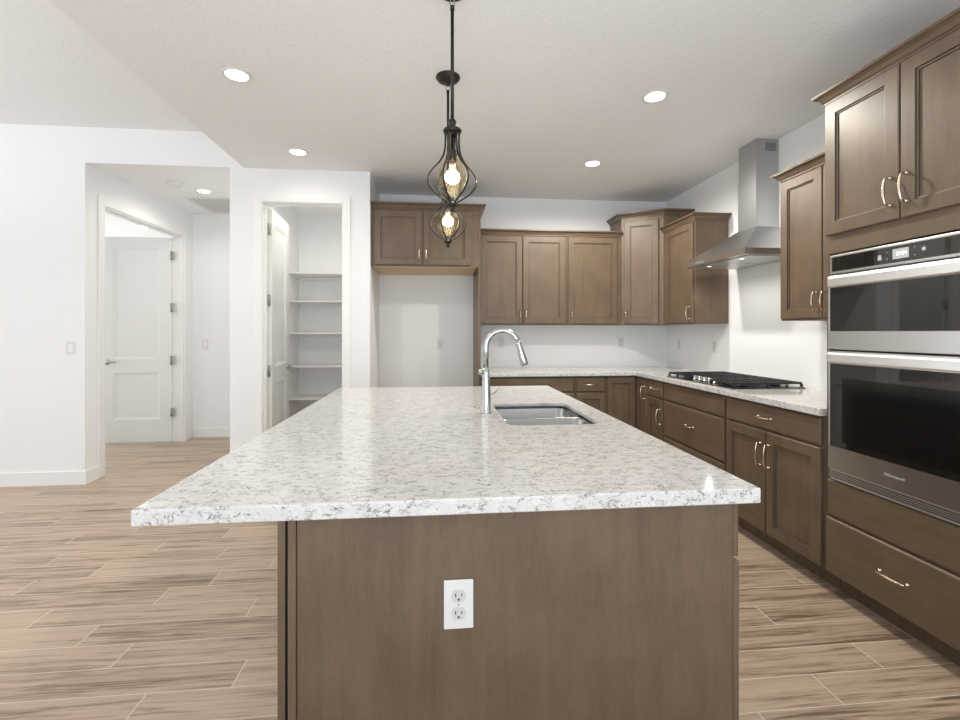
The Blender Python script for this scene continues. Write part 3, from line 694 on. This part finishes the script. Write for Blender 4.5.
MB().box(cx0, hx1, cy0, cy1, 2.0855, 2.452).build('chimney', M['steel_v'], hd)
MB().box(cx0 + 0.003, hx1, cy0 + 0.003, cy1 - 0.003, 2.4525, 2.7425).build('chimney_extension', M['steel_v'], hd)
g = MB()
for i in range(7): g.box(2.452, 2.535, cy0 + 0.0005, cy0 + 0.0028, 2.655 + i * 0.009, 2.659 + i * 0.009)
g.build('vent_slots', mat('vent_dark', (0.12, 0.12, 0.12), 0.5), hd)
MB().box(hx0 - 0.002, hx0 - 0.0003, 3.43, 3.55, hz + 0.014, hz + 0.028, 0.0005).build('button_strip', M['bar'], hd)

# ------------------------------------------------------------------ outlets and switches
def plate(kind, label, loc, rz, group=None, s=1.0):
    nm = 'power_outlet' if kind == 'outlet' else 'light_switch'
    o = thing(nm, label, 'outlet' if kind == 'outlet' else 'switch', loc, rz, group)
    MB().box(-0.0355, 0.0355, -0.006, -0.0005, -0.0585, 0.0585, 0.002).build('cover_plate', M['plastic'], o)
    if kind == 'outlet':
        for sz in (0.021, -0.021):
            pts = []
            for i in range(24):
                a = 2 * PI * i / 24; pts.append((0.0172 * math.cos(a), sz + max(-0.0142, min(0.0142, 0.0172 * math.sin(a)))))
            rcp = MB().prism(pts, 'y', -0.0085, -0.0062).build('receptacle', M['face'], o)
            m = MB().box(-0.0085, -0.0062, -0.0092, -0.0086, sz - 0.001, sz + 0.0075).box(0.0062, 0.0085, -0.0092, -0.0086, sz - 0.0, sz + 0.0065)
            m.lathe([(0.0026, 0), (0.0026, 0.0006)], mtx=Matrix.Translation((0, -0.0086, sz - 0.0075)) @ Matrix.Rotation(PI / 2, 4, 'X'), seg=12)
            m.build('slots', M['slot'], rcp)
        MB().lathe([(0.0022, 0), (0.0022, 0.0012)], mtx=Matrix.Translation((0, -0.006, 0)) @ Matrix.Rotation(PI / 2, 4, 'X'), seg=10).build('screw', M['hinge'], o)
    else:
        MB().box(-0.0165, 0.0165, -0.0085, -0.0062, -0.033, 0.033, 0.001).build('rocker', M['trim'], o)
    return o
plate('outlet', 'white double socket on the end panel of the island', (0.055, 1.1118, 0.645), 0)
plate('outlet', 'white wall socket inside the empty refrigerator recess', (0.046, YB, 1.170), 0)
plate('outlet', 'white wall socket seen behind the faucet arch', (0.700, YB, 1.18), 0)
plate('outlet', 'white wall socket on the back wall under the corner cabinet', (2.035, YB, 1.18), 0)
plate('outlet', 'white wall socket on the right wall nearest the room corner', (XR, 4.637, 1.17), R(-90))
plate('outlet', 'white wall socket on the right wall above the far end of the cooktop', (XR, 4.016, 1.17), R(-90))
plate('switch', 'white light switch on the left wall beside the hall opening', (-3.09, YF, 1.16), 0)
plate('switch', 'white light switch on the hall back wall beyond the open door', (-2.83, 5.99, 1.14), 0)

# ------------------------------------------------------------------ ceiling fixtures
def downlight(label, x, y, z, watts, group='recessed ceiling lights'):
    o = thing('recessed_light', label, 'ceiling light', (x, y, z), 0, group)
    MB().lathe([(0.060, -0.0005), (0.076, -0.0005), (0.076, -0.004), (0.072, -0.007), (0.060, -0.004)], seg=32, cap=False).build('trim_ring', M['plastic'], o)
    MB().lathe([(0, -0.0005), (0.0585, -0.0005), (0.0585, -0.003), (0, -0.003)], seg=32).build('lens', M['lens'], o)
    l = bpy.data.lights.new('lamp', 'SPOT'); l.energy = watts; l.color = (1.0, 0.945, 0.855); l.spot_size = R(172); l.spot_blend = 0.5; l.shadow_soft_size = 0.05
    lo_ = bpy.data.objects.new('lamp', l); C.objects.link(lo_); lo_.parent = o; lo_.location = (0, 0, -0.02)
    return o
downlight('round lit downlight in the ceiling near the left soffit edge', -1.112, 2.71, 2.743, DOWN_W * 1.5)
downlight('round lit downlight in the ceiling just in front of the pantry wall', -1.101, 3.825, 2.743, DOWN_W * 0.15)
downlight('round lit downlight in the ceiling towards the oven tower, right of the pendants', 1.34, 2.712, 2.743, DOWN_W * 3.1)
downlight('round lit downlight in the ceiling above the far back counter corner', 1.34, 3.845, 2.743, DOWN_W * 4)
downlight('round lit downlight in the hall ceiling', -2.366, 4.978, 2.743, DOWN_W * 0.8)
downlight('round lit downlight seen above the open hall door', -4.0, 6.75, 2.743, DOWN_W * 1.5)
downlight('added downlight inside the pantry ceiling, unseen behind the door head', -1.15, 4.72, 2.743, DOWN_W * 0.8)  # unseen fixture, added to brighten the pantry
sd = thing('smoke_detector', 'white round smoke detector on the hall ceiling', 'smoke detector', (-2.511, 4.72, 2.743))
MB().lathe([(0, -0.0005), (0.066, -0.0005), (0.066, -0.010), (0.060, -0.014), (0.058, -0.028), (0.05, -0.034), (0, -0.036)], seg=32).build('body', M['plastic'], sd)
MB().lathe([(0, -0.0365), (0.012, -0.0365), (0.012, -0.039), (0, -0.039)], seg=16).build('button', M['trim'], sd)
cv = thing('return_air_grille', 'white louvred return air grille on the hall ceiling', 'vent', (-2.26, 5.53, 2.743))
MB().box(-0.40, 0.40, -0.30, 0.30, -0.003, -0.0005).build('backing', mat('vent_backing', (0.35, 0.35, 0.34), 0.6), cv)
MB().box(-0.43, 0.43, -0.33, -0.30, -0.012, -0.0005).box(-0.43, 0.43, 0.30, 0.33, -0.012, -0.0005).box(-0.43, -0.40, -0.30, 0.30, -0.012, -0.0005).box(0.40, 0.43, -0.30, 0.30, -0.012, -0.0005).build('frame', M['plastic'], cv)
g = MB()
for i in range(16): 
    x = -0.39 + i * 0.0505; g.box(x, x + 0.030, -0.30, 0.30, -0.011, -0.006)
g.build('louvres', M['plastic'], cv)

# ------------------------------------------------------------------ pendants
def pendant(label, x, y, dz=0.0):
    o = thing('pendant_light', label, 'pendant light', (x, y, 0), 0, 'pendants over the island')
    zc = 2.7425
    MB().lathe([(0, zc), (0.068, zc), (0.068, zc - 0.008), (0.060, zc - 0.012), (0.058, zc - 0.020), (0.045, zc - 0.028), (0.012, zc - 0.034), (0.010, zc - 0.05), (0, zc - 0.05)], seg=32).build('canopy', M['bronze'], o)
    lk = MB()
    pts = [(0.010 * math.cos(a), 0, zc - 0.064 + 0.016 * math.sin(a)) for a in [2 * PI * i / 12 for i in range(13)]]
    lk.tube(pts, 0.0025, 6)
    lk.build('chain_link', M['hinge'], o)
    ztop = 2.116
    K = lambda p: [(a, 1.812 + (b - 1.812) * 0.89 if b > 1.812 else b) for a, b in p]
    MB().tube([(0, 0, zc - 0.078), (0, 0, ztop + 0.05 + dz)], 0.0072, 12).lathe([(0, zc - 0.075), (0.009, zc - 0.078), (0.009, zc - 0.095), (0, zc - 0.097)], seg=12).build('rod', M['bronze'], o)
    MB().lathe([(0, ztop + 0.055), (0.008, ztop + 0.053), (0.016, ztop + 0.042), (0.018, ztop + 0.034), (0.012, ztop + 0.024), (0.010, ztop + 0.014), (0.014, ztop + 0.010), (0.036, ztop + 0.008), (0.040, ztop + 0.003), (0.038, ztop - 0.005), (0.030, ztop - 0.008), (0, ztop - 0.008)], seg=28).build('top_disc', M['bronze'], o)
    # cage ribs
    prof = [(0.029, 2.144), (0.029, 2.105), (0.031, 2.07), (0.039, 2.035), (0.058, 2.000), (0.083, 1.968), (0.098, 1.940), (0.101, 1.915), (0.093, 1.888), (0.072, 1.860), (0.045, 1.838), (0.022, 1.822), (0.014, 1.812)]
    prof = K(prof)
    sm = []
    for i in range(len(prof) - 1):
        p0 = prof[max(0, i - 1)]; p1 = prof[i]; p2 = prof[i + 1]; p3 = prof[min(len(prof) - 1, i + 2)]
        for k in range(3):
            t_ = k / 3.0
            sm.append(tuple(0.5 * ((2 * p1[c]) + (-p0[c] + p2[c]) * t_ + (2 * p0[c] - 5 * p1[c] + 4 * p2[c] - p3[c]) * t_ ** 2 + (-p0[c] + 3 * p1[c] - 3 * p2[c] + p3[c]) * t_ ** 3) for c in (0, 1)))
    sm.append(prof[-1])
    for k in range(6):
        a = 2 * PI * k / 6 + 0.12
        MB().tube([(r * math.cos(a), r * math.sin(a), z) for r, z in sm], 0.0044, 8).build('cage_rib', M['bronze'], o)
    MB().lathe([(0, 1.820), (0.012, 1.819), (0.022, 1.812), (0.024, 1.806), (0.012, 1.800), (0.006, 1.792), (0.012, 1.785), (0.010, 1.779), (0, 1.777)], seg=20).build('finial', M['bronze'], o)
    MB().lathe(K([(0, 2.140), (0.007, 2.140), (0.007, 2.062), (0.019, 2.060), (0.021, 2.052), (0.020, 2.015), (0.017, 2.010), (0, 2.010)]), seg=20).build('socket', M['bronze'], o)
    bp_ = [(0.0, 1.906), (0.014, 1.909), (0.026, 1.918), (0.031, 1.933), (0.029, 1.949), (0.021, 1.962), (0.013, 1.968), (0, 1.9685)]
    MB().lathe(K([(0, 1.969), (0.0135, 1.9695), (0.0135, 2.0085), (0, 2.009)]), seg=20).build('bulb_base', M['bar'], o)
    MB().lathe(K(bp_), seg=24).build('bulb', M['bulb'], o)
    gl = [(0.021, 2.066), (0.027, 2.05), (0.040, 2.015), (0.056, 1.975), (0.061, 1.940), (0.055, 1.900), (0.040, 1.862), (0.024, 1.838)]
    s_ = MB(); s_.lathe(K(gl), seg=32, cap=False); s_ = s_.build('glass_shade', M['amber'], o)
    md = s_.modifiers.new('solid', 'SOLIDIFY'); md.thickness = 0.0015
    for ch in [q for q in S.objects if q.parent == o]:
        if ch.name.split('.')[0] not in ('canopy', 'chain_link', 'rod'): ch.location.z = dz
    return o
pendant('nearer bronze caged pendant, its rod leaving the top of the picture', 0.0695, 1.935, 0.024)
pendant('farther bronze caged pendant with its round ceiling canopy in view', 0.0698, 2.617)
